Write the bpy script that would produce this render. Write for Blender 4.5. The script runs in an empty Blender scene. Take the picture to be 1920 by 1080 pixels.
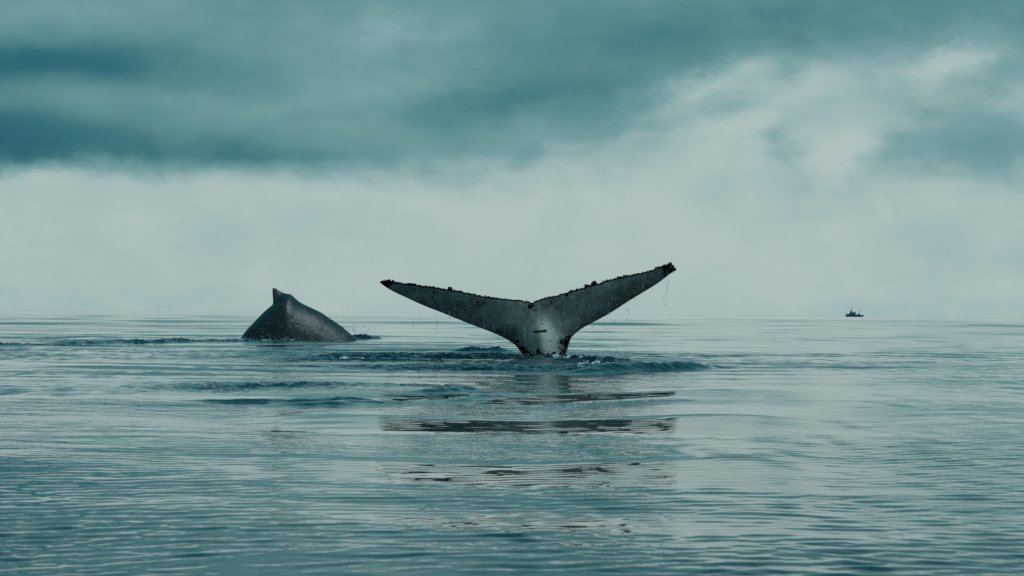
import bpy, bmesh, math, random
import numpy as np
from mathutils import Vector, Matrix, noise as mnoise

random.seed(7); rng = np.random.default_rng(11)
scene = bpy.context.scene
COL = scene.collection
R = math.radians

# ------------------------------------------------------------------ camera
FPX = 5600.0                    # focal length in photo pixels (1920 wide): a 105 mm lens
SC = FPX/3200.0
CAM_H = 0.695                   # eye height above the water
ROLL = R(0.42); PITCH = math.atan(48.0/FPX)
cam_d = bpy.data.cameras.new('camera'); cam = bpy.data.objects.new('camera', cam_d); COL.objects.link(cam)
cam_d.sensor_width = 36.0; cam_d.lens = 36.0*FPX/1920.0
cam_d.clip_start = 0.05; cam_d.clip_end = 80000.0
CAM_M = Matrix.Rotation(R(90)+PITCH, 4, 'X') @ Matrix.Rotation(ROLL, 4, 'Z')
cam.matrix_world = Matrix.Translation((0, 0, CAM_H)) @ CAM_M
cam_d.dof.use_dof = True; cam_d.dof.focus_distance = 27.0*SC; cam_d.dof.aperture_fstop = 20.0
scene.camera = cam
RM = np.array(CAM_M.to_3x3())
def ray(px, py):
    px = np.asarray(px, float); py = np.asarray(py, float)
    d = np.stack([(px-960)/FPX, -(py-540)/FPX, -np.ones_like(px)], -1)
    return d @ RM.T
def on_water(px, py):           # photo pixel -> point of the still water level
    d = ray(px, py); t = -CAM_H/d[..., 2]
    return d[..., :2]*t[..., None]
def at_depth(px, py, depth):    # photo pixel -> point at a distance along y
    d = ray(px, py); t = np.asarray(depth, float)/d[..., 1]
    p = d*t[..., None]; p[..., 2] += CAM_H
    return p

# ------------------------------------------------------------------ world
class N:                        # tiny expression builder for math nodes
    tree = None
    def __init__(s, sock): s.s = sock
    @staticmethod
    def op(o, *a, clamp=False):
        n = N.tree.nodes.new('ShaderNodeMath'); n.operation = o; n.use_clamp = clamp
        for i, v in enumerate(a):
            if isinstance(v, N): N.tree.links.new(v.s, n.inputs[i])
            else: n.inputs[i].default_value = v
        return N(n.outputs[0])
    def __add__(s, o): return N.op('ADD', s, o)
    __radd__ = __add__
    def __sub__(s, o): return N.op('SUBTRACT', s, o)
    def __rsub__(s, o): return N.op('SUBTRACT', o, s)
    def __mul__(s, o): return N.op('MULTIPLY', s, o)
    __rmul__ = __mul__
    def __truediv__(s, o): return N.op('DIVIDE', s, o)
def n_smooth(x, a, b):
    n = N.tree.nodes.new('ShaderNodeMapRange'); n.interpolation_type = 'SMOOTHSTEP'
    N.tree.links.new(x.s, n.inputs['Value'])
    for k, v in (('From Min', a), ('From Max', b)):
        if isinstance(v, N): N.tree.links.new(v.s, n.inputs[k])
        else: n.inputs[k].default_value = v
    return N(n.outputs['Result'])
def n_noise(vec, scale, detail=4, rough=.5, dist=0., out='Fac'):
    n = N.tree.nodes.new('ShaderNodeTexNoise'); n.inputs['Scale'].default_value = scale
    n.inputs['Detail'].default_value = detail; n.inputs['Roughness'].default_value = rough
    n.inputs['Distortion'].default_value = dist
    N.tree.links.new(vec, n.inputs['Vector']); return N(n.outputs[out])
def n_ramp(x, stops):
    n = N.tree.nodes.new('ShaderNodeValToRGB'); r = n.color_ramp
    while len(r.elements) < len(stops): r.elements.new(0.5)
    for e, (p, c) in zip(r.elements, stops): e.position = p; e.color = (*c, 1)
    N.tree.links.new(x.s, n.inputs[0]); return n.outputs[0]
def lin(*c): return tuple(((v/255)/12.92 if v/255 <= .04045 else ((v/255+.055)/1.055)**2.4) for v in c)

SUN_EL, SUN_AZ = R(56), R(100)      # azimuth measured from +Y towards +X
world = bpy.data.worlds.new('World'); scene.world = world; world.use_nodes = True
wt = world.node_tree; wt.nodes.clear(); N.tree = wt
tc = wt.nodes.new('ShaderNodeTexCoord'); sep = wt.nodes.new('ShaderNodeSeparateXYZ')
wt.links.new(tc.outputs['Generated'], sep.inputs[0])
dx, dy, dz = (N(sep.outputs[i]) for i in range(3))
def stretch(sx, sy, sz):
    m = wt.nodes.new('ShaderNodeVectorMath'); m.operation = 'MULTIPLY'; m.inputs[1].default_value = (sx, sy, sz)
    wt.links.new(tc.outputs['Generated'], m.inputs[0]); return m.outputs[0]
v_a = stretch(SC, SC, 2.6*SC); v_b = stretch(SC, SC, 1.5*SC)
w1 = n_noise(v_a, 5.0, 3, .5) - .5
w2 = n_noise(v_b, 13.0, 5, .55) - .5
w3 = n_noise(v_b, 30.0, 5, .6, .3) - .5
az = N.op('ARCTAN2', dx, dy); el = N.op('ARCSINE', dz)
U = az*FPX + 960.0 + w1*260.0 + w2*190.0 + w3*90.
V = 588.0 - el*FPX + w1*70.0 + w2*66.0 + w3*40.
# lower edge of the dark cloud deck (elevation varies round the horizon)
edge = 338.0 - 195.0*n_smooth(U, 760., 1800.) + 200.0*n_smooth(U, 1950., 2900.)
soft = 36.0 + 84.0*n_smooth(U, 500., 1300.)
dark = 0.82*(1.0 - n_smooth(V, edge - soft, edge + soft*.7))
def blob(cx, cy, sx, sy, th, amp):
    c, s = math.cos(R(th)), math.sin(R(th))
    a = (U-cx)*(c/sx) + (V-cy)*(s/sx); b = (V-cy)*(c/sy) - (U-cx)*(s/sy)
    return amp*N.op('EXPONENT', (a*a+b*b)*-1.0)
for b in [(-60, 268, 300, 62, 3, .62), (60, 128, 420, 42, 2, .42), (130, 30, 300, 50, 0, -.22),
          (650, 140, 190, 130, -25, -.30), (430, 300, 330, 36, 3, .18), (300, 210, 260, 34, 4, -.14), (560, 300, 260, 34, 4, .10),
          (930, 205, 230, 46, -14, .26), (1380, 60, 420, 50, -9, .16), (740, 40, 160, 40, 0, -.16),
          (1430, 145, 120, 32, -12, -.42), (1600, 155, 80, 36, -15, -.30), (1785, 100, 70, 42, -45, -.46), (1300, 200, 110, 34, -20, -.22),
          (1630, 290, 110, 36, -25, -.26), (1455, 240, 110, 36, -25, -.16), (1520, 276, 62, 36, -40, .32), (1240, 262, 60, 26, -20, .14),
          (1890, 280, 170, 70, 4, .70), (1830, 190, 110, 50, -20, .20), (800, 275, 260, 50, -10, -.22), (1560, 350, 320, 50, -14, .10),
          (1690, 400, 26, 22, 0, -.10), (1705, 395, 14, 26, 10, .10), (1860, 480, 300, 50, 0, .12), (300, 480, 300, 40, -6, .05), (120, 345, 110, 22, -4, -.2), (20, 350, 90, 24, -10, .3),
          (1240, 430, 380, 70, 0, -.06), (90, 570, 500, 30, 0, .08), (1700, 580, 500, 26, 0, .10)]:
    dark = dark + blob(*b)
fine = n_noise(stretch(SC, SC, 2.2*SC), 9.0, 6, .58, .4) - .5
tex = n_noise(stretch(SC, SC, 1.4*SC), 34.0, 5, .55) - .5
mid_n = n_noise(stretch(SC, SC, 3.2*SC), 17.0, 5, .6, .6) - .5
trans = n_smooth(dark, .06, .22)*(1.0 - n_smooth(dark, .42, .72))     # ragged where cloud gives way to brighter air
dark = dark + mid_n*(.17 + .26*trans) + tex*.42*trans + fine*.36*(0.75 + n_smooth(el, .02/SC, .12/SC)) + tex*.20 + .04
# over the rest of the dome the deck goes on with wide streaks
wide = n_noise(stretch(1, 1, 3.0), 2.2, 5, .5, .3) - .5
dark = dark + (wide*.5 + .46)*n_smooth(el, .10, .30)
ccol = n_ramp(N.op('MULTIPLY', dark, 1/1.6, clamp=True),
              [(0.0, lin(175, 195, 193)), (.12, lin(157, 184, 185)), (.34, lin(118, 160, 162)),
               (.56, lin(88, 140, 143)), (.78, lin(46, 109, 121)), (1.0, lin(12, 80, 100))])
sky = wt.nodes.new('ShaderNodeTexSky'); sky.sky_type = 'NISHITA'; sky.sun_disc = False
sky.sun_elevation = SUN_EL; sky.sun_rotation = SUN_AZ
bg1 = wt.nodes.new('ShaderNodeBackground'); bg1.inputs['Strength'].default_value = .06
wt.links.new(sky.outputs[0], bg1.inputs['Color'])
bg2 = wt.nodes.new('ShaderNodeBackground'); wt.links.new(ccol, bg2.inputs['Color']); bg2.inputs['Strength'].default_value = 1.0
mx = wt.nodes.new('ShaderNodeMixShader'); mx.inputs[0].default_value = .95     # thick overcast
wt.links.new(bg1.outputs[0], mx.inputs[1]); wt.links.new(bg2.outputs[0], mx.inputs[2])
wo = wt.nodes.new('ShaderNodeOutputWorld'); wt.links.new(mx.outputs[0], wo.inputs['Surface'])

sun_d = bpy.data.lights.new('sun', 'SUN'); sun = bpy.data.objects.new('sun', sun_d); COL.objects.link(sun)
sun_d.energy = 1.5; sun_d.angle = R(40); sun_d.color = (.70, .95, .98)
sd = Vector((math.sin(SUN_AZ)*math.cos(SUN_EL), math.cos(SUN_AZ)*math.cos(SUN_EL), math.sin(SUN_EL)))
sun.rotation_euler = sd.to_track_quat('Z', 'Y').to_euler()
vs = scene.view_settings; vs.view_transform = 'Standard'; vs.look = 'None'; vs.exposure = 0.0; vs.gamma = 1.0
vs.use_curve_mapping = False
scene.cycles.use_denoising = False
scene.cycles.max_bounces = 6; scene.cycles.sample_clamp_indirect = 4.0

# ------------------------------------------------------------------ helpers
def tag(o, label=None, cat=None, group=None, kind=None):
    for k, v in (('label', label), ('category', cat), ('group', group), ('kind', kind)):
        if v: o[k] = v
    return o
def mesh_from(name, verts, faces, mat=None, parent=None, smooth=True):
    me = bpy.data.meshes.new(name)
    verts = np.ascontiguousarray(verts, dtype=np.float32); faces = np.ascontiguousarray(faces, dtype=np.int32)
    k = faces.shape[1]
    me.vertices.add(len(verts)); me.vertices.foreach_set('co', verts.ravel())
    me.loops.add(faces.size); me.loops.foreach_set('vertex_index', faces.ravel())
    me.polygons.add(len(faces)); me.polygons.foreach_set('loop_start', np.arange(0, faces.size, k, dtype=np.int32))
    me.update(calc_edges=True); me.validate()
    me.polygons.foreach_set('use_smooth', np.full(len(me.polygons), smooth))
    if mat: me.materials.append(mat)
    o = bpy.data.objects.new(name, me); COL.objects.link(o)
    if parent: o.parent = parent
    return o
def attr(o, name, data):
    a = o.data.attributes.new(name, 'FLOAT', 'POINT'); a.data.foreach_set('value', np.ascontiguousarray(data, dtype=np.float32))
def sstep(x, a, b):
    t = np.clip((x-a)/(b-a), 0, 1); return t*t*(3-2*t)
_P = rng.random((256, 256)).astype(np.float32)
def vnoise(x, y, seed=0):        # smooth value noise in -1..1
    x = x + seed*17.31; y = y + seed*9.77
    xi = np.floor(x); yi = np.floor(y); fx = x-xi; fy = y-yi
    xi = xi.astype(np.int64) & 255; yi = yi.astype(np.int64) & 255
    fx = fx*fx*fx*(fx*(fx*6-15)+10); fy = fy*fy*fy*(fy*(fy*6-15)+10)
    x1 = (xi+1) & 255; y1 = (yi+1) & 255
    a = _P[xi, yi]*(1-fx)+_P[x1, yi]*fx; b = _P[xi, y1]*(1-fx)+_P[x1, y1]*fx
    return (a*(1-fy)+b*fy)*2-1
def fbm(x, y, octv=4, seed=0, gain=.5):
    s = 0; a = 1; t = 0
    for i in range(octv):
        s = s + a*vnoise(x, y, seed+i*3.1); t += a; a *= gain; x, y = x*1.6+y*1.2, y*1.6-x*1.2
    return s/t*1.6
def new_mat(name):
    m = bpy.data.materials.new(name); m.use_nodes = True
    t = m.node_tree; t.nodes.clear(); N.tree = t
    o = t.nodes.new('ShaderNodeOutputMaterial'); p = t.nodes.new('ShaderNodeBsdfPrincipled')
    t.links.new(p.outputs[0], o.inputs['Surface'])
    return m, t, p
def n_attr(t, name):
    a = t.nodes.new('ShaderNodeAttribute'); a.attribute_name = name; return N(a.outputs['Fac'])
def n_mixc(t, fac, a, b):
    m = t.nodes.new('ShaderNodeMix'); m.data_type = 'RGBA'
    t.links.new(fac.s, m.inputs[0])
    for i, c in ((6, a), (7, b)):
        if isinstance(c, tuple): m.inputs[i].default_value = (*c, 1)
        else: t.links.new(c, m.inputs[i])
    return m.outputs[2]
def n_bump(t, h, dist, strength=1.0, normal=None):
    b = t.nodes.new('ShaderNodeBump'); b.inputs['Distance'].default_value = dist; b.inputs['Strength'].default_value = strength
    t.links.new(h.s, b.inputs['Height'])
    if normal: t.links.new(normal, b.inputs['Normal'])
    return b.outputs[0]
def n_coord(t, kind='Object', scale=(1, 1, 1)):
    c = t.nodes.new('ShaderNodeTexCoord'); m = t.nodes.new('ShaderNodeMapping'); m.inputs['Scale'].default_value = scale
    t.links.new(c.outputs[kind], m.inputs['Vector']); return m.outputs[0]
def plain(name, col, rough=.6, metal=0., var=.25, scale=8.):
    m, t, p = new_mat(name)
    f = n_noise(n_coord(t), scale, 4, .6)
    t.links.new(n_mixc(t, f, tuple(c*(1-var) for c in col), tuple(min(1, c*(1+var)) for c in col)), p.inputs['Base Color'])
    p.inputs['Roughness'].default_value = rough; p.inputs['Metallic'].default_value = metal
    return m

# ------------------------------------------------------------------ the sea
FLUKE_D = 27.6*SC; BACK_D = 42.5*SC
FL_BASE = at_depth(1020, 668, FLUKE_D)       # where the tail stock meets the water
BK_BASE = at_depth(560, 636, BACK_D)

mw, t, p = new_mat('sea_water')
p.inputs['IOR'].default_value = 1.333
foam = n_attr(t, 'foam'); churn = n_attr(t, 'churn'); calmn = n_attr(t, 'calm')
geo = t.nodes.new('ShaderNodeNewGeometry'); pos = geo.outputs['Position']
fn = n_noise(pos, 38.0, 5, .7) ; fn2 = n_noise(pos, 5.0, 3, .6)
fmask = n_smooth(foam + (fn-.5)*1.3 + (fn2-.5)*.5, .52, .74)
t.links.new(n_mixc(t, fmask, (.0003, .023, .034), (.84, .88, .88)), p.inputs['Base Color'])
rn = n_op = N.op('MULTIPLY', fmask, .6)
t.links.new((rn + .012).s, p.inputs['Roughness'])
def wnoise(sx, sy, scale, det, rg):
    m = t.nodes.new('ShaderNodeMapping'); m.inputs['Scale'].default_value = (sx, sy/SC, 1)
    t.links.new(pos, m.inputs['Vector']); return n_noise(m.outputs[0], scale, det, rg, .3)
cat = n_smooth(wnoise(.5, 1, .16, 3, .5), .40, .62)      # calm slicks against wind-touched patches
b1 = wnoise(.55, 1.0, 9.0, 3, .5)
b2 = wnoise(.6, 1.0, 2.6, 3, .5)
hh = (b1*.0050*(cat*.9+.2) + b2*.0070*(cat*.5+.5))*(1.0-.96*calmn) + n_noise(pos, 26.0, 3, .6)*churn*.022
t.links.new(n_bump(t, hh, 1.0, 1.0), p.inputs['Normal'])

def build_sea():
    # rings round the viewpoint: fine where the water is near, coarse towards the horizon
    r = [0.6]
    while r[-1] < 40000:
        q = r[-1]; u = q/SC
        if u < 4.3: d = .05
        elif u < 13: d = .0034*u
        elif u < 22.5: d = .038
        elif u < 31: d = .036
        elif u < 39.5: d = .085
        elif u < 46: d = .06
        elif u < 300: d = max(.1, .0125*u - .42)
        else: d = .03*u
        r.append(q+d*SC)
    r = np.array(r)
    a_in = np.linspace(-R(13), R(13), 760)
    k = np.arange(1, 61); side = R(13)+ (R(180)-R(13))*(k/61.0)**1.8
    th = np.concatenate([-side[::-1], a_in, side])          # measured from +Y
    nr, nt = len(r), len(th)
    rr, tt = np.meshgrid(r, th, indexing='ij')
    x = (rr*np.sin(tt)).ravel(); y = (rr*np.cos(tt)).ravel(); rad = rr.ravel()/SC; yw = y/SC
    cell_r = np.gradient(r)[:, None]*np.ones_like(rr); cell_r = cell_r.ravel()
    cell_t = (rr*np.gradient(th)[None, :]).ravel()
    z = np.zeros_like(x)
    lim = np.maximum(cell_r, cell_t*.55)/SC
    # ---- wind ripples, gathered into patches
    patch = fbm(x*.22, yw*.13, 4, 2)
    cats = sstep(patch, -.35, .45)
    p2 = fbm(x*1.1, yw*.6, 3, 9)
    amp_r = np.clip(.42 + .85*cats + .35*p2, .15, 2)*(1+.9*sstep(rad, 7, 13))
    calm = np.exp(-(np.abs(x-.05)/(.5+.17*yw))**6)*sstep(yw, 4.8, 6)*(1-sstep(yw, 15, 19))
    
    def train(lams, steep, spread, seed, power=0.0):
        g = np.random.default_rng(seed); out = np.zeros_like(x)
        for lam in lams:
            ang = g.normal(0, spread); kk = 2*math.pi/lam
            kx, ky = kk*math.sin(ang), kk*math.cos(ang)
            ok = np.clip((lam/lim-2.6)/2.0, 0, 1)
            m = ok > 0
            ph = g.uniform(0, 6.28)
            a = steep/kk/SC*g.uniform(.6, 1.4)
            out[m] += a*ok[m]*np.sin(kx*x[m]+ky*yw[m]+ph)
        return out
    g = np.random.default_rng(5)
    wx = .05*fbm(x*.8, y*.8, 2, 31)
    rip = train(np.exp(g.uniform(math.log(.060), math.log(.150), 40)), .023, .50, 1)
    rip2 = train(np.exp(g.uniform(math.log(.30), math.log(.9), 18)), .0062, .55, 2)
    yd = yw + .05*x + .22*fbm(x*.40, yw*.25, 2, 40) + .10*fbm(x*1.6, yw*.8, 2, 43)
    bands = ((13.5, 15.0, .55), (9.95, 11.6, .52), (6.9, 8.0, .52), (5.55, 6.05, .50))   # from, to, height on the tail that they mirror
    lat = np.exp(-(np.abs(x-.012*yw)/(.05+.15*yw))**6); wide = lat*sstep(yd, 4.8, 5.6)*(1-sstep(yd, 15, 17))
    calm = sum(sstep(yd, a-.2, a+.1)*(1-sstep(yd, b-.1, b+.2)) for a, b, _ in bands)*lat
    z += rip*amp_r*(1-.64*calm) + rip2*(.6+.5*cats)*(1-.68*calm)
    # ---- swell
    z += train(np.exp(g.uniform(math.log(1.0), math.log(3.0), 12)), .0050, .45, 3)*(1+1.6*sstep(rad, 25, 80))*(1-.85*wide)
    z += train(np.exp(g.uniform(math.log(3.0), math.log(9.0), 10)), .0055, .4, 4)*(1+1.6*sstep(rad, 25, 80))*(1-.85*wide)
    far = sstep(rad, 30, 140)
    z += far*train(np.exp(g.uniform(math.log(10), math.log(45), 14)), .019, .35, 6)
    z += sstep(rad, 200, 700)*train(np.exp(g.uniform(math.log(60), math.log(160), 6)), .012, .3, 8)
    z *= np.clip(1.0-(rad-1200)/2500, 0, 1)
    # ---- low rollers in front of the tail: the water tips away in bands
    dd = np.linspace(3, 22, 1900); sl = np.zeros_like(dd); inb = np.zeros_like(dd)
    for a, b, sv in bands:
        k = sstep(dd, a-.14, a+.06)*(1-sstep(dd, b-.06, b+.14)); inb = np.maximum(inb, k); sl = sl*(1-k)+.5*(sv/(27.6-np.minimum(dd, 22))-CAM_H/dd)*k
    gw = (1-inb)*np.where(dd > 15.2, .35, 1.0); sl = sl - gw*sl.sum()/gw.sum()      # between the bands the water leans back again
    st = dd[1]-dd[0]; s2 = np.zeros_like(dd); gap_end = (17.5, 13.2, 9.6, 6.7)       # the flukes rise towards their tips: so does what the bands mirror
    for (a, b, _), ge in zip(bands, gap_end):
        k = sstep(dd, a-.14, a+.06)*(1-sstep(dd, b-.06, b+.14))*.5*27.6/(dd*(27.6-np.minimum(dd, 22))); k2 = ((dd > b+.14) & (dd < ge)).astype(float)
        s2 += k - k2*k.sum()/k2.sum()
    z += np.interp(yd, dd, np.cumsum(s2)*st, left=0, right=0)*np.where(x > 0, .38, .27)*np.sqrt((x-.012*yw)**2+.01)*lat
    hz = np.cumsum(sl)*st; hz -= hz[0]
    z += np.interp(yd, dd, hz, left=0, right=0)*np.exp(-(np.abs(x-.012*yw)/(.1+.22*yw))**4)*sstep(yd, 3, 4)*(1-sstep(yd, 19, 22))
    # ---- what the whales do to the water
    foam = np.zeros_like(x); churn = np.zeros_like(x)
    near = (rad > 8) & (rad < 70) & (np.abs(x) < 24)
    X, Y = x[near], y[near]; Z = np.zeros_like(X); F = np.zeros_like(X); C = np.zeros_like(X)
    mid = fbm(X*1.6, Y*.9, 4, 55)
    def ridged(fx, fy, sd): return 1.2-2.2*np.abs(fbm(X*fx+.25*mid, Y*fy, 2, sd))
    fine = .55*ridged(1.5, 2.4, 50)+.55*ridged(3.6, 4.6, 52) - .55; tiny = fbm(X*14, Y*7.5, 2, 60, .6)
    def ridge(p0, p1, H, w, rough=0., fo=0., back=1.6, wob=.12, end=.25, brk=0., spk=None):
        a = on_water(*p0); b = on_water(*p1); nonlocal Z, F, C; w = max(.13, w*.62); H = H*.55; fo = fo*1.25
        L = np.hypot(*(b-a)); e = (b-a)/L; n = np.array([-e[1], e[0]])
        if n[1] > 0: n = -n                       # n points to the viewer
        s = ((X-a[0])*e[0]+(Y-a[1])*e[1])/L; d = (X-a[0])*n[0]+(Y-a[1])*n[1] + wob*mid
        tp = sstep(s, -end, end)*(1-sstep(s, 1-end, 1+end))*np.clip(1+brk*vnoise(s*L*1.1, s*0+L, 5)+brk*.6*vnoise(s*L*3.1, s*0-L, 8), 0, 2)
        prof = np.exp(-np.where(d > 0, d/w, d/(w*back))**2)*tp
        Z = Z + H*prof*(1+rough*.8*fine) + .012*prof*tiny*(min(1, rough*2) if spk is None else spk); C = np.maximum(C, prof*min(1, rough*1.3))
        if fo: F = np.maximum(F, fo*prof*(.75+.5*tiny))
    def area(c, rx, ry, chop, fo=0., ch=1.0, lift=0.):
        a = on_water(*c); nonlocal Z, F, C
        q = ((X-a[0])/rx)**2+((Y-a[1])/ry/SC)**2 + .35*mid; chop = chop*2.0; fo = fo*1.6
        m = np.exp(-np.clip(q, 0, 40))
        Z = Z + m*(chop*fine + .012*tiny + lift); C = np.maximum(C, m*ch)
        if fo: F = np.maximum(F, fo*m*(.7+.6*tiny))
    # round the raised tail
    area((800, 666), 1.9, 1.1, .034, .30); area((930, 670), 1.0, .9, .034, .30); area((660, 674), 1.0, .9, .030, .38)
    area((1080, 672), .55, .7, .034, .44); area((1130, 680), .5, .7, .025, .42); area((900, 690), 1.8, 1.0, .018, .1, .7)
    ridge((570, 668), (960, 672), .060, .30, .9, .30, brk=.6); ridge((640, 676), (1000, 680), .050, .3, .9, .30, brk=.7)
    ridge((1090, 679), (1160, 676), .085, .20, .8, .0); ridge((1045, 683), (1130, 682), .03, .2, .6, .72)
    ridge((1100, 698), (1330, 689), .185, .30, .03, .0, 1.5, .05, .26, spk=.7); ridge((1060, 688), (1180, 685), .03, .3, .5, .50)
    ridge((860, 659), (955, 660), .15, .40, .45, .0, 1.2, .05)
    ridge((960, 676), (1080, 676), .04, .25, .8, .40)
    # smooth waves spreading towards the viewer
    ridge((400, 748), (690, 750), .060, .15, .25, wob=.3, brk=.4); ridge((540, 757), (760, 752), .05, .20, 0., wob=.3)
    ridge((760, 735), (900, 729), .070, .16, .2, wob=.25); ridge((800, 748), (960, 740), .05, .22, 0., wob=.25)
    ridge((420, 725), (620, 722), .025, .3, .35, .1, wob=.3); area((520, 722), .9, 1.0, .010, .12, .7)
    ridge((1020, 760), (1260, 748), .022, .3, .15); ridge((700, 720), (860, 726), .03, .25, .4)
    # round the arched back
    ridge((440, 639), (565, 638.6), .03, .5, .7, .70, brk=.4); ridge((560, 638.3), (655, 633.8), .05, .6, .5, .70, brk=.3); ridge((650, 635), (700, 634), .17, .35, .9, .1)
    ridge((120, 643), (460, 642), .065, .40, .9, .12, brk=.9); ridge((240, 640), (470, 639), .06, .5, .9, .62, brk=.8)
    ridge((-30, 648), (45, 648), .09, .5, .8, .25); ridge((560, 656), (700, 655), .05, .6, .2)
    ridge((480, 662), (600, 655), .05, .5, .2); ridge((390, 672), (520, 666), .04, .4, .25)
    ridge((450, 643), (560, 642.5), .05, .4, .8, .3, brk=.8); ridge((540, 646), (660, 643), .045, .5, .6, .1, brk=.6)
    area((330, 640), 2.4, 1.2, .014, .25); area((60, 646), 1.6, .8, .010, .2)
    # rings running out from the tail and the back
    for (cx, cy), lam, a0, r0, r1 in (((FL_BASE[0], FL_BASE[1]), 1.05, .0080, 2.0, 17.), ((FL_BASE[0]-.6, FL_BASE[1]+.8), 2.1, .014, 3.0, 26.),
                                      ((BK_BASE[0], BK_BASE[1]), 1.7, .011, 3.0, 24.), ((BK_BASE[0]-1., BK_BASE[1]-.5), 3.1, .018, 4.0, 34.)):
        rho = np.hypot(X-cx, Y-cy) + .25*mid
        ring = sstep(rho, r0*.5, r0)*(1-sstep(rho, r0, r1))*(.7+.6*vnoise(X*.25, Y*.12, 70))
        ph = 2*math.pi/lam*rho; Z = Z + a0*ring*(np.sin(ph)+.25*np.cos(2*ph))
    z[near] += Z; foam[near] = F; churn[near] = C
    verts = np.stack([x, y, z], -1)
    idx = np.arange(nr*nt).reshape(nr, nt)
    nxt = np.roll(idx, -1, 1)
    faces = np.stack([idx[:-1], idx[1:], nxt[1:], nxt[:-1]], -1).reshape(-1, 4)[:, ::-1]
    o = mesh_from('sea', verts, faces, mw)
    attr(o, 'foam', foam); attr(o, 'churn', churn); attr(o, 'calm', calm)
    # small disc straight below the viewpoint closes the sheet
    return o
sea = tag(build_sea(), 'calm teal sea with ripples reaching to the horizon', None, None, 'structure')

# ------------------------------------------------------------------ whale with raised flukes
def interp_poly(P, n_t):
    P = np.array(P, float); s = np.concatenate([[0], np.cumsum(np.hypot(*np.diff(P, axis=0).T))]); s /= s[-1]
    # smooth through the points
    q = np.asarray(n_t)
    out = np.stack([np.interp(q, s, P[:, i]) for i in (0, 1)], -1)
    return out
def chaikin(P, it=2):
    P = np.array(P, float)
    for _ in range(it):
        Q = [P[0]]
        for a, b in zip(P[:-1], P[1:]): Q += [a*.75+b*.25, a*.25+b*.75]
        Q.append(P[-1]); P = np.array(Q)
    return P
def seg_dist(pts, poly):
    a = poly[:-1][None]; b = poly[1:][None]; out = np.empty(len(pts))
    for i in range(0, len(pts), 4000):
        p_ = pts[i:i+4000][:, None]; e = b-a
        tt = np.clip(((p_-a)*e).sum(-1)/np.maximum((e*e).sum(-1), 1e-9), 0, 1)
        out[i:i+4000] = np.sqrt((((a+e*tt[..., None])-p_)**2).sum(-1)).min(1)
    return out
L_lead = [(712, 528), (713.5, 531), (724, 539), (740, 548), (768, 561), (799, 575), (831, 587), (862, 600), (893, 612), (924, 623.5), (949, 635), (965, 646)]
L_low = [(965, 646), (974, 656.5), (979, 665), (982, 676), (982, 700), (976, 760)]
L_trail = [(712, 528), (718, 525.5), (731, 526), (752, 531), (784, 534.5), (815, 538.5), (846, 543), (877, 549), (902, 555), (927, 558), (956, 561), (977, 563), (992, 565.5), (999, 568)]
R_lead = [(1264, 505), (1262, 509), (1252, 517), (1234, 531), (1206, 548), (1177, 565.5), (1146, 586), (1121, 600), (1096, 612.5), (1081, 623), (1071, 633)]
R_low = [(1071, 633), (1066.5, 645), (1063.5, 657), (1062, 667), (1061, 680), (1062, 700), (1070, 760)]
R_trail = [(1264, 505), (1261, 501), (1254, 498), (1245, 497), (1234, 500.5), (1221, 506.5), (1190, 513), (1159, 520), (1137, 526), (1115, 533), (1096, 538), (1071, 545), (1049, 552.5), (1021, 558), (1003, 564), (999, 568)]
CEN = [(999, 568), (1004, 585), (1010, 610), (1016, 640), (1020, 668), (1022, 700), (1022, 760)]
def ragged(P, seed, amp):
    P = chaikin(P, 1); q = np.linspace(0, 1, 420); C = interp_poly(P, q)
    w = np.minimum(1, np.minimum(q*12, (1-q)*20))
    C[:, 1] += amp*w*fbm(q*90, q*0+seed, 3, seed, .7)
    return C
LT = ragged(L_trail, 3, 1.3); RT = ragged(R_trail, 4, 1.3)

mf, t, p = new_mat('fluke_skin')
pig_light = n_attr(t, 'pigment_light'); drk = n_attr(t, 'dark'); rust = n_attr(t, 'rust')
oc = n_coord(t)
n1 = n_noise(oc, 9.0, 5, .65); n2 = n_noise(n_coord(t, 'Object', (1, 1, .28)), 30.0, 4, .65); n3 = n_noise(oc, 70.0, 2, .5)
val = pig_light*(.78 + n1*.3 + (n2-.5)*.28)
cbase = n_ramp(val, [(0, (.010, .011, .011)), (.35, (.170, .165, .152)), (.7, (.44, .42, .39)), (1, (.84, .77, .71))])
cr = n_mixc(t, rust*.55, cbase, (.16, .115, .075))
spk = n_smooth(n3 + n1*.35, .99, 1.04)
dk = N.op('MAXIMUM', n_smooth(drk + (n2-.5)*.25, .42, .56), spk*.8)
t.links.new(n_mixc(t, dk, cr, (.008, .006, .006)), p.inputs['Base Color'])
t.links.new((n1*.25 + .18).s, p.inputs['Roughness']); p.inputs['IOR'].default_value = 1.4
t.links.new(n_bump(t, n2*.18 + n_noise(oc, 9., 3, .5) + dk*.6, .010, .5), p.inputs['Normal'])
mb = plain('barnacle_dark', (.011, .010, .010), .75, 0, .4, 30)
mbl = plain('barnacle_pale', (.16, .13, .11), .7, 0, .5, 30)

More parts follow.
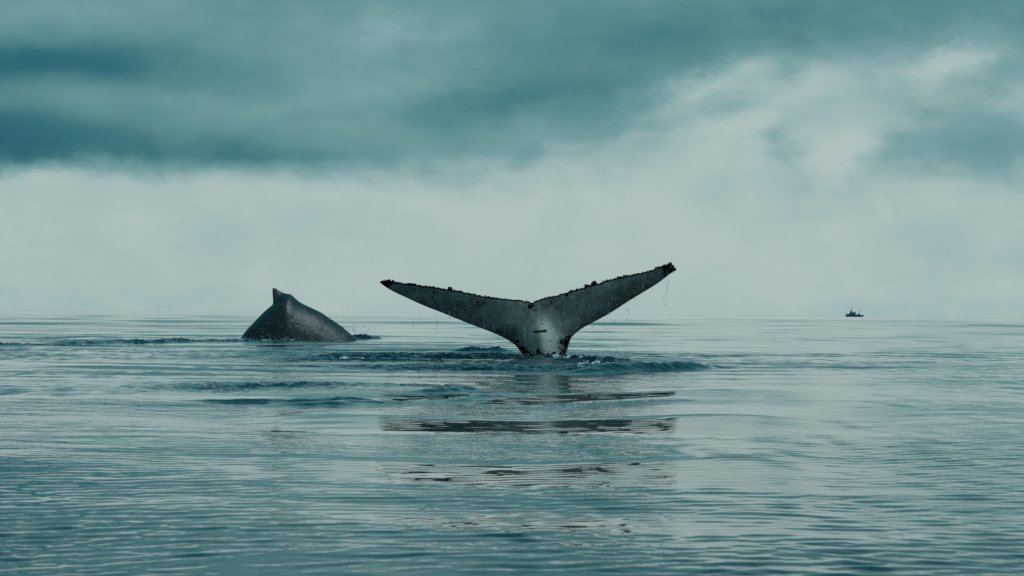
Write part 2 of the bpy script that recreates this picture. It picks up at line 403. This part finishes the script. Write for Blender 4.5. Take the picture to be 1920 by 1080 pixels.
def px3(P, dyoff):
    """photo-traced outline point -> point on the blade, lying dyoff behind its mid plane"""
    b = at_depth(P[..., 0], P[..., 1], np.full(P.shape[:-1], FLUKE_D))
    k = 1 + dyoff/FLUKE_D
    b = b.copy(); b[..., :2] *= k[..., None]; b[..., 2] = CAM_H + (b[..., 2]-CAM_H)*k
    return b
def blade_bend(P):
    x = (P[..., 0]-1015)/115.; zz = (668-P[..., 1])/115.
    xx = np.abs(x)
    return -.30*np.clip(zz, 0, 2)**1.1 + .10*np.clip(zz, 0, .6) + .16*np.clip(xx-.5, 0, 3)**1.5*np.where(x < 0, 1.3, .6) + np.where(zz < 0, -zz*.35, 0)
def build_tail():
    NA, NB, NX = 250, 60, 64
    allP = []; allF = []; off = 0
    lead_all = np.concatenate([chaikin(L_lead, 2), chaikin(L_low, 2)]); lead_r = np.concatenate([chaikin(R_lead, 2), chaikin(R_low, 2)])
    P_list, F_list, PX = [], [], []
    for side, (ld, lw, tr) in enumerate(((L_lead, L_low, LT), (R_lead, R_low, RT))):
        q1 = np.linspace(0, 1, NA)**1.15; q2 = np.linspace(0, 1, NB)[1:]
        A = np.concatenate([interp_poly(chaikin(ld, 2), q1), interp_poly(chaikin(lw, 2), q2)])
        B = np.concatenate([interp_poly(tr, q1), interp_poly(chaikin(CEN, 2), q2)])
        v = np.linspace(0, 1, NX); v = .5*v + .5*(.5-.5*np.cos(np.pi*v))
        G = A[:, None]*(1-v)[None, :, None] + B[:, None]*v[None, :, None]
        n, m = G.shape[:2]; flat = G.reshape(-1, 2)
        dL = np.minimum(seg_dist(flat, lead_all), seg_dist(flat, lead_r))/115.
        dT = np.minimum(seg_dist(flat, LT), seg_dist(flat, RT))/115.
        xc = np.interp(flat[:, 1], [568, 585, 610, 640, 668, 760], [999, 1004, 1010, 1016, 1020, 1022])
        xl = (flat[:, 0]-xc)/115.; zz = (668-flat[:, 1])/115.
        stock = np.exp(-(xl/.50)**2)*(1-sstep(zz, .05, .95))
        tip = np.clip(np.abs(xl)/2.3, 0, 1)
        Tm = .085*(1-.72*tip) + .27*stock + .05*np.exp(-(xl/.16)**2)*(1-sstep(zz, .3, .9))
        wl = .22 + .16*stock - .10*tip
        qL = np.clip(dL/wl, 0, 1); half = Tm*np.sqrt(np.clip(1-(1-qL)**2, 0, 1))*np.clip(1-np.exp(-dT/.16), 0, 1)
        bend = blade_bend(flat)
        idx = np.arange(n*m).reshape(n, m)
        for sgn in (-1, 1):
            pts = px3(flat, bend + sgn*half)
            P_list.append(pts); PX.append(flat)
            f = np.stack([idx[:-1, :-1], idx[1:, :-1], idx[1:, 1:], idx[:-1, 1:]], -1).reshape(-1, 4) + off
            if (sgn < 0) ^ (side == 1): f = f[:, ::-1]
            F_list.append(f); off += n*m
    P = np.concatenate(P_list); F = np.concatenate(F_list); PXA = np.concatenate(PX)
    # merge seams
    key = np.round(P/2e-4).astype(np.int64); _, first, inv = np.unique(key, axis=0, return_index=True, return_inverse=True)
    inv = inv.ravel(); P = P[first]; PXA = PXA[first]; F = inv[F]
    front = None
    org = np.array([FL_BASE[0], FL_BASE[1], 0.0])
    good = (np.sort(F, 1)[:, 1:] != np.sort(F, 1)[:, :-1]).all(1)
    deg = F[~good]
    bm_faces = [tuple(f) for f in F[good]]
    for f in deg:
        u = list(dict.fromkeys(f.tolist()))
        if len(u) == 3: bm_faces.append(tuple(u))
    me = bpy.data.meshes.new('humpback_whale'); me.from_pydata((P-org).tolist(), [], bm_faces); me.validate(); me.update()
    bm = bmesh.new(); bm.from_mesh(me); bmesh.ops.recalc_face_normals(bm, faces=bm.faces); bm.to_mesh(me); bm.free()
    me.polygons.foreach_set('use_smooth', np.ones(len(me.polygons), bool)); me.materials.append(mf)
    o = bpy.data.objects.new('humpback_whale', me); COL.objects.link(o); o.location = org
    # skin markings of the underside, with light painted into centre and edges
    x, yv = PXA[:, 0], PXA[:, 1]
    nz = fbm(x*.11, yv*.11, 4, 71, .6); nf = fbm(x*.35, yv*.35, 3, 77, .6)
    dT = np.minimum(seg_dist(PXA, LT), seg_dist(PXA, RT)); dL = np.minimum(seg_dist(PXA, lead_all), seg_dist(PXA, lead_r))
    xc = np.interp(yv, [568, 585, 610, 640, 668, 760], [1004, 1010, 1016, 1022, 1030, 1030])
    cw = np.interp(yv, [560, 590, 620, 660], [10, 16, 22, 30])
    core = np.exp(-((x-xc)/cw)**2)*sstep(yv, 566, 640)  # white patch, also painting in the light that the stock centre catches
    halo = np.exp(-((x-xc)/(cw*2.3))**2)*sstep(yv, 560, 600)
    pg = .51 + .15*nz + .17*fbm(x*.022, yv*.03, 3, 91) + .74*core + .07*halo + .04*nf + .16*np.exp(-dT/20) - .10*np.exp(-dL/14)*(1-core)  # light painted in: paler under the trailing edge, darker at the leading edge
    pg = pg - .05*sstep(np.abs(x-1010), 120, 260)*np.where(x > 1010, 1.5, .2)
    rust = np.clip(np.exp(-((x-1006)/9)**2-((yv-633)/26)**2) + .5*np.exp(-((x-1000)/14)**2-((yv-600)/18)**2), 0, 1)
    d = np.zeros_like(x)
    def blot(cx, cy, sx, sy, a=1.0, th=0., k=.5):
        nonlocal d
        c, s = math.cos(R(th)), math.sin(R(th)); u = (x-cx)*c+(yv-cy)*s; w = (yv-cy)*c-(x-cx)*s
        d = np.maximum(d, a*np.exp(-(u/sx)**2-(w/sy)**2)*(1+k*nz+k*.6*nf))
    d = np.maximum(d, (1-sstep(dT, 1.2, 4.2))*(1+.25*nf))
    d = np.maximum(d, (1-sstep(x + 5*nz, 726, 745)) * .9)
    d = np.maximum(d, sstep(x + 3*nz, 1226, 1250)*(.25+.75*sstep(x-.5*(yv-500), 1236, 1246)))
    blot(997, 574, 8, 7); blot(1003, 582, 10, 1.6, .8, -8)
    blot(1011, 621.5, 16, 2.3, 1.2, -3, .2); blot(1021, 620.5, 6, 3.0, 1.2, 0, .2)
    blot(1061, 652, 19, 20, 1.25, 0, .8); blot(1052, 640, 9, 7, .8, 0, 1.); blot(1066, 634, 10, 4, .8, -30, .7)
    blot(980, 661, 17, 11, 1.2, 25, .7); blot(1011, 661, 5.5, 10, 1.1, -14, .9); blot(970, 640, 4, 3, .9, 0, .5)
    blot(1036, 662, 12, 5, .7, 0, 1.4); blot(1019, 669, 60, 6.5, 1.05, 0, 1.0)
    blot(1015, 600, 2, 1.5, .9); blot(1017, 607, 2.4, 2, .9); blot(1013, 604, 1.6, 1.5, .9); blot(1026, 635, 3, 1.2, .9); blot(1022, 639, 2, 1.5, .9); blot(1032, 639, 2.4, 1.5, .9); blot(1017, 637, 2, 1.0, .9)
    blot(1063, 552, 4, 6, .95); blot(1062, 563, 2.5, 3, .7); blot(1034, 565, 3, 7, .7, 30); blot(1036, 570, 3, 3, .6)
    blot(778, 543, 5, 1.3, .9, 55, .3); blot(813, 548, 1.6, 8, .8, -4, .3); blot(811, 558, 2, 3.5, 1., 0, .3); blot(815.5, 566, 1.4, 4, 1., -10, .3)
    blot(819, 549, 5, .9, .8, 3, .2); blot(827, 546, 1, 3, .8, 5, .2); blot(849, 547, 1, 3, .8); blot(883, 577, 5, 1.3, .9, 2, .2); blot(858, 571, 2, 1.5, .9)
    g = random.Random(3)
    for _ in range(46):
        cx = g.uniform(1080, 1200); cy = 560-(cx-1080)*.30+g.uniform(-16, 26); blot(cx, cy, g.uniform(1.5, 4), g.uniform(.8, 1.5), g.uniform(.55, .85), g.uniform(-10, 10), .3)
    for _ in range(26):
        cx = g.uniform(770, 980); cy = 545+(cx-770)*.20+g.uniform(-4, 40); blot(cx, cy, g.uniform(1, 3), g.uniform(.8, 1.4), g.uniform(.5, .75), 0, .3)
    attr(o, 'pigment_light', np.clip(pg, 0, 1)); attr(o, 'dark', np.clip(d, 0, 1.2)); attr(o, 'rust', rust)
    return o, org
tail, TORG = build_tail()
tag(tail, 'grey whale tail flukes raised above the sea, pale stock centre, barnacled upper edge', 'whale', 'humpback whales')

def lump(bm, c, r, g, sub=1):
    m = Matrix.Translation(c) @ Matrix.Rotation(g.uniform(0, 6.28), 4, 'Y') @ Matrix.Rotation(g.uniform(0, 6.28), 4, 'X') @ Matrix.Diagonal((r*g.uniform(.7, 1.2), r*g.uniform(.7, 1.1), r*g.uniform(.7, 1.3), 1))
    vs_ = bmesh.ops.create_icosphere(bm, subdivisions=sub, radius=1.0, matrix=m)['verts']
    for v in vs_:
        n_ = mnoise.noise(v.co*38.0); v.co += (v.co-Vector(c))*n_*.45
def fringe():
    g = random.Random(21); bm = bmesh.new()
    for tr, cnt in ((LT, 520), (RT, 480)):
        for _ in range(cnt):
            q = g.random(); q = .03+q*.95
            P = interp_poly(tr, np.array([q]))
            dens = .5+.5*vnoise(np.array([q*26.]), np.array([cnt*.1]))[0]
            if g.random() > .12+1.15*dens**1.6: continue
            r = g.uniform(.004, .014)*(.6+.9*dens**2)
            P[0, 1] += g.uniform(-.8, 1.6) - .5*dens
            c = px3(P, blade_bend(P)+g.uniform(-.012, .012))[0]-TORG
            lump(bm, c, r, g)
    me = bpy.data.meshes.new('barnacle_fringe'); bm.to_mesh(me); bm.free(); me.materials.append(mb)
    o = bpy.data.objects.new('barnacle_fringe', me); COL.objects.link(o); o.parent = tail; o['kind'] = 'stuff'
fringe()
def cluster(name, pts, mat):
    g = random.Random(len(pts)*7+int(pts[0][0])); bm = bmesh.new()
    for (px_, py_, r, dy_) in pts:
        P = np.array([[px_, py_]], float); lump(bm, px3(P, blade_bend(P)+dy_)[0]-TORG, r, g, 2)
    me = bpy.data.meshes.new(name); bm.to_mesh(me); bm.free(); me.materials.append(mat)
    for f in me.polygons: f.use_smooth = True
    o = bpy.data.objects.new(name, me); COL.objects.link(o); o.parent = tail; return o
cluster('barnacle_cluster', [(1256, 497, .045, -.01), (1261, 500, .04, -.02), (1263, 505, .04, -.01), (1257, 494, .03, 0), (1259, 508, .03, -.02), (1252, 500, .045, -.02)], mb)
cluster('barnacle_cluster', [(1257, 500, .018, -.05), (1259, 503, .016, -.055), (1255, 503, .014, -.05), (1254, 507, .013, -.04)], mbl)
cluster('barnacle_cluster', [(1113, 531, .035, 0), (1116, 530, .03, 0), (1110, 533, .03, -.01)], mb)
cluster('barnacle_cluster', [(1099, 535.5, .03, 0), (1101, 536, .024, 0)], mb)
cluster('barnacle_cluster', [(843, 541, .034, 0), (846, 541.5, .03, 0)], mb)

# ------------------------------------------------------------------ whale with arched back
mk, t, p = new_mat('back_skin')
oc = n_coord(t)
n1 = n_noise(oc, 3.0, 5, .6); n2 = n_noise(n_coord(t, 'Object', (1, 1, .4)), 26.0, 4, .65); n3 = n_noise(oc, 60., 3, .6)
t.links.new(n_mixc(t, n1*.7 + n2*.3, (.008, .013, .016), (.036, .052, .058)), p.inputs['Base Color'])
t.links.new((n1*.22 + n2*.12 + .16).s, p.inputs['Roughness']); p.inputs['IOR'].default_value = 1.55
t.links.new(n_bump(t, n_noise(oc, 5., 4, .55)*1.4 + n2*.35 + n3*.10, .03, .7), p.inputs['Normal'])
def build_back():
    S = BACK_D/FPX           # metres per photo pixel there
    ridge = chaikin([(438, 665), (450, 639), (461, 622.5), (471, 611), (481.5, 600), (495.6, 585), (505, 577), (513, 570.5), (521, 563), (530, 556), (537, 552), (543, 550.8), (549, 555), (556, 562), (563, 567.5), (575, 573.5), (589, 580), (602, 586.5), (614, 595), (628, 604), (641, 613.5), (653, 624), (664, 634), (677, 648), (690, 670)], 2)
    fin = np.array([(508, 0), (511.5, 0), (513, 3), (513.8, 14), (514.6, 22), (516, 26.5), (518, 26.5), (522, 20), (526, 13.5), (530, 8), (535, 3), (540, 0.3), (545, 0)], float)
    xs = np.unique(np.concatenate([np.linspace(440, 505, 60), np.linspace(505, 550, 110), np.linspace(550, 690, 110)]))
    zr = np.interp(xs, ridge[:, 0], ridge[:, 1])
    tpar = np.linspace(-1, 1, 121); tpar = np.sign(tpar)*np.abs(tpar)**1.7
    w0 = at_depth(560, 636, BACK_D)
    V = []
    for i, xx in enumerate(xs):
        b = at_depth(xx, zr[i], BACK_D)
        ztop = b[2]; fh = np.interp(xx, fin[:, 0], fin[:, 1])*S
        u = (xx-440)/250.
        W = .55 + .42*math.sin(math.pi*min(1, max(0, u*.95+.02)))       # half width of the body
        W *= 1.0
        depth_c = .9*(u-.4)                                             # the far end turns away
        for tv in tpar:
            ang = tv*R(118)
            yy = -math.sin(ang)*W if abs(ang) < R(90) else -math.copysign(W*(1-.25*(abs(ang)-R(90))), ang)
            drop = (1-math.cos(ang))*1.15*W if abs(ang) < R(90) else 1.15*W+(abs(ang)-R(90))*1.6*W
            drop *= (.80+.55*abs(math.sin(ang))**2)
            keel = .05*math.exp(-(tv/.05)**2)*math.exp(-((u-.40)/.12)**2)
            z = ztop - drop + fh*math.exp(-(abs(tv)/.055)**2.2) + keel*0
            # softer flank fold running forward from below the fin
            yy -= .015*math.exp(-((tv-.45-.25*(u-.5))/.12)**2)*math.sin(math.pi*min(max(u, 0), 1))
            V.append((b[0]-(.05+.36*fh)*fh*math.exp(-(abs(tv)/.06)**2), b[1]+depth_c+yy, z))
    V = np.array(V); n, m = len(xs), len(tpar)
    org = np.array([BK_BASE[0], BK_BASE[1], 0.])
    idx = np.arange(n*m).reshape(n, m)
    F = np.stack([idx[:-1, :-1], idx[1:, :-1], idx[1:, 1:], idx[:-1, 1:]], -1).reshape(-1, 4)
    o = mesh_from('humpback_whale', V-org, F, mk); o.location = org
    bm = bmesh.new(); bm.from_mesh(o.data); bmesh.ops.recalc_face_normals(bm, faces=bm.faces); bm.to_mesh(o.data); bm.free()
    g = random.Random(4); bm = bmesh.new()
    for (px_, py_, r) in ((516, 543.5, .030), (517.5, 542, .022), (514.6, 547, .026), (514.2, 551, .016)):
        lump(bm, at_depth(px_, py_, BACK_D-.16)-org, r, g, 2)
    me = bpy.data.meshes.new('barnacle_cluster'); bm.to_mesh(me); bm.free(); me.materials.append(mbl)
    c = bpy.data.objects.new('barnacle_cluster', me); COL.objects.link(c); c.parent = o
    return o
back = build_back()
tag(back, 'dark glossy whale back with small hooked dorsal fin, arched out of the sea', 'whale', 'humpback whales')

# ------------------------------------------------------------------ far-off ship
def build_ship():
    D = 2000.*SC; K = D/FPX/19.2           # metres per zoom pixel of the trace
    root = bpy.data.objects.new('fishing_ship', None); COL.objects.link(root)
    o0 = at_depth(1602.5, 590.6, D); root.location = (o0[0], o0[1], 0.0)
    tag(root, 'small dark fishing ship with two masts, far off on the horizon', 'ship')
    hullm = plain('ship_hull_paint', (.02, .18, .25), .5, 0, .2, .5); housem = plain('ship_house_paint', (.04, .23, .31), .5, 0, .3, .6)
    mastm = plain('ship_mast_steel', (.03, .055, .06), .5, 0, .2, 1.)
    X = lambda u: (u-1017)*K
    Zb = lambda v: (590-v)*K
    def part(name, bm, mat, parent=root):
        bmesh.ops.recalc_face_normals(bm, faces=bm.faces)
        me = bpy.data.meshes.new(name); bm.to_mesh(me); bm.free(); me.materials.append(mat)
        o = bpy.data.objects.new(name, me); COL.objects.link(o); o.parent = parent; return o
    # hull: stations from stern to bow
    bm = bmesh.new(); rings = []
    for u, hw, top, flare in ((688, 2.0, 522, .8), (740, 2.6, 528, .85), (860, 3.0, 532, .9), (1000, 3.0, 533, .9), (1120, 2.9, 530, .85), (1210, 2.3, 526, .75), (1280, 1.4, 524, .6), (1345, .12, 519, .5)):
        rake = 0 if u < 1250 else (u-1250)*.32
        prof = [(-hw, Zb(top), 0), (-hw*flare, .3, rake), (-hw*flare*.6, -1.6, rake*1.6), (hw*flare*.6, -1.6, rake*1.6), (hw*flare, .3, rake), (hw, Zb(top), 0)]
        rings.append([bm.verts.new((X(u-rk), yy, zz)) for yy, zz, rk in prof])
    for a, b in zip(rings[:-1], rings[1:]):
        for i in range(6): bm.faces.new((a[i], a[(i+1) % 6], b[(i+1) % 6], b[i]))
    bm.faces.new(rings[0]); bm.faces.new(rings[-1][::-1])
    hull = part('hull', bm, hullm)
    def box(u0, u1, v0, v1, hw, taper=0.):
        bm = bmesh.new(); w = hw
        vs_ = [bm.verts.new((X(u0), -w, Zb(v1))), bm.verts.new((X(u1), -w, Zb(v1))), bm.verts.new((X(u1), w, Zb(v1))), bm.verts.new((X(u0), w, Zb(v1))),
               bm.verts.new((X(u0+taper), -w*.9, Zb(v0))), bm.verts.new((X(u1-taper), -w*.9, Zb(v0))), bm.verts.new((X(u1-taper), w*.9, Zb(v0))), bm.verts.new((X(u0+taper), w*.9, Zb(v0)))]
        for f in ((0, 3, 2, 1), (4, 5, 6, 7), (0, 1, 5, 4), (1, 2, 6, 5), (2, 3, 7, 6), (3, 0, 4, 7)): bm.faces.new([vs_[i] for i in f])
        bmesh.ops.bevel(bm, geom=bm.edges[:], offset=.08, segments=1, affect='EDGES')
        return bm
    def pole(a, b, r0, r1):
        bm = bmesh.new(); A = Vector((X(a[0]), 0, Zb(a[1]))); B = Vector((X(b[0]), 0, Zb(b[1]))); d = B-A
        m = Matrix.Translation((A+B)/2) @ d.to_track_quat('Z', 'Y').to_matrix().to_4x4()
        bmesh.ops.create_cone(bm, cap_ends=True, segments=10, radius1=r0, radius2=r1, depth=d.length, matrix=m); return bm
    part('aft_house', box(745, 850, 485, 536, 2.0), housem)
    house = part('deck_house', box(838, 1052, 432, 537, 2.2, 4), housem)
    for u in range(870, 1040, 34):
        part('window', box(u, u+14, 452, 466, 2.23), mastm, house)
    part('wheelhouse', box(848, 930, 385, 434, 1.7, 12), housem)
    part('funnel', box(1012, 1050, 405, 434, .8, 3), housem)
    m1 = part('mast', pole((898, 388), (912, 240), .34, .16), mastm); part('crosstree', pole((892, 330), (925, 328), .12, .12), mastm, m1)
    part('mast', pole((1188, 525), (1199, 308), .30, .14), mastm)
    part('boom', pole((640, 468), (752, 500), .16, .24), mastm)
    part('boom', pole((1190, 500), (1120, 478), .16, .16), mastm)
    part('winch', box(1070, 1098, 498, 534, .9, 5), housem)
    part('hatch_house', box(1118, 1212, 490, 530, 1.4, 10), housem)
    part('bulwark_post', pole((1330, 522), (1338, 505), .14, .1), mastm)
    return root
ship = build_ship()

# ------------------------------------------------------------------ drops and spray
md, t, p = new_mat('water_drop'); p.inputs['Base Color'].default_value = (.95, 1, 1, 1); p.inputs['Roughness'].default_value = .08
p.inputs['IOR'].default_value = 1.333; p.inputs['Transmission Weight'].default_value = .75
f = n_noise(n_coord(t), 40., 2, .5); t.links.new((f*.15+.02).s, p.inputs['Roughness'])
def drops_object(name, pts, label):
    bm = bmesh.new(); bmesh.ops.create_icosphere(bm, subdivisions=1, radius=1.0)
    bm.verts.ensure_lookup_table(); base = np.array([v.co[:] for v in bm.verts]); fc = np.array([[v.index for v in f.verts] for f in bm.faces]); bm.free()
    org = np.array([pts[0][0], pts[0][1], 0.]); V = []; F = []
    for i, (x_, y_, z_, r, st) in enumerate(pts):
        V.append(base*np.array([r, r, r*st]) + np.array([x_, y_, z_]) - org); F.append(fc+i*len(base))
    o = mesh_from(name, np.concatenate(V), np.concatenate(F), md); o.location = org
    return tag(o, label, None, None, 'stuff')
g = random.Random(99); pts = []
def put(px_, py_, off, r, st=1.3):
    P = np.array([[px_, py_]], float); c = px3(P, np.array([off]))[0]; pts.append((c[0], c[1], c[2], r, st))
lead_px = np.concatenate([interp_poly(chaikin(L_lead, 2), np.linspace(0, 1, 200)), interp_poly(chaikin(R_lead, 2), np.linspace(0, 1, 200))])
for _ in range(34):                                    # strings of drops falling past the blade
    x0 = g.choice([g.uniform(770, 990), g.uniform(1020, 1235)])
    top = 560+(abs(x0-1000) < 90)*20 - max(0, x0-1040)*.20 + g.uniform(-10, 40)
    yy = top
    for _ in range(g.randint(2, 8)):
        put(x0+g.gauss(0, .5), yy, -.75+g.uniform(-.15, .1), g.uniform(.003, .007), g.choice([1.2, 1.3, 2.5, 5.])); yy += g.uniform(2, 9)
for _ in range(80):
    put(g.gauss(1095, 45), g.gauss(590, 26), -.8, g.uniform(.004, .0095))
for _ in range(22):                                    # off the right tip
    put(1252+g.gauss(0, 1.6)-g.random()*2, g.uniform(506, 548), -.5, g.uniform(.004, .008))
for _ in range(20):
    put(1248+g.gauss(0, 2.5), g.uniform(548, 592), -.5, g.uniform(.003, .006))
for _ in range(30):                                    # below the leading edge
    i = g.randrange(len(lead_px)); put(lead_px[i, 0]+g.gauss(0, 3), lead_px[i, 1]+abs(g.gauss(0, 22)), -.2, g.uniform(.003, .0055))
for _ in range(170):                                   # splash at the waterline
    put(g.gauss(1030, 70), 668-abs(g.gauss(0, 7)), -.55+g.uniform(-.2, .2), g.uniform(.004, .011), 1.0)
drops_object('water_drops', pts, 'water drops falling from the raised flukes')
pts = []
def put2(px_, py_, r):
    c = at_depth(px_, py_, BACK_D-1.2+g.uniform(-.3, .3)); pts.append((c[0], c[1], c[2], r, 1.3))
for _ in range(46): put2(g.gauss(655, 22), 630-abs(g.gauss(0, 16)), g.uniform(.006, .014))
for _ in range(26): put2(g.uniform(480, 560), g.uniform(590, 634), g.uniform(.006, .014))
for _ in range(40): put2(g.uniform(440, 640), 636-abs(g.gauss(0, 3)), g.uniform(.008, .018))
drops_object('water_drops', pts, 'spray of drops beside the arched whale back')
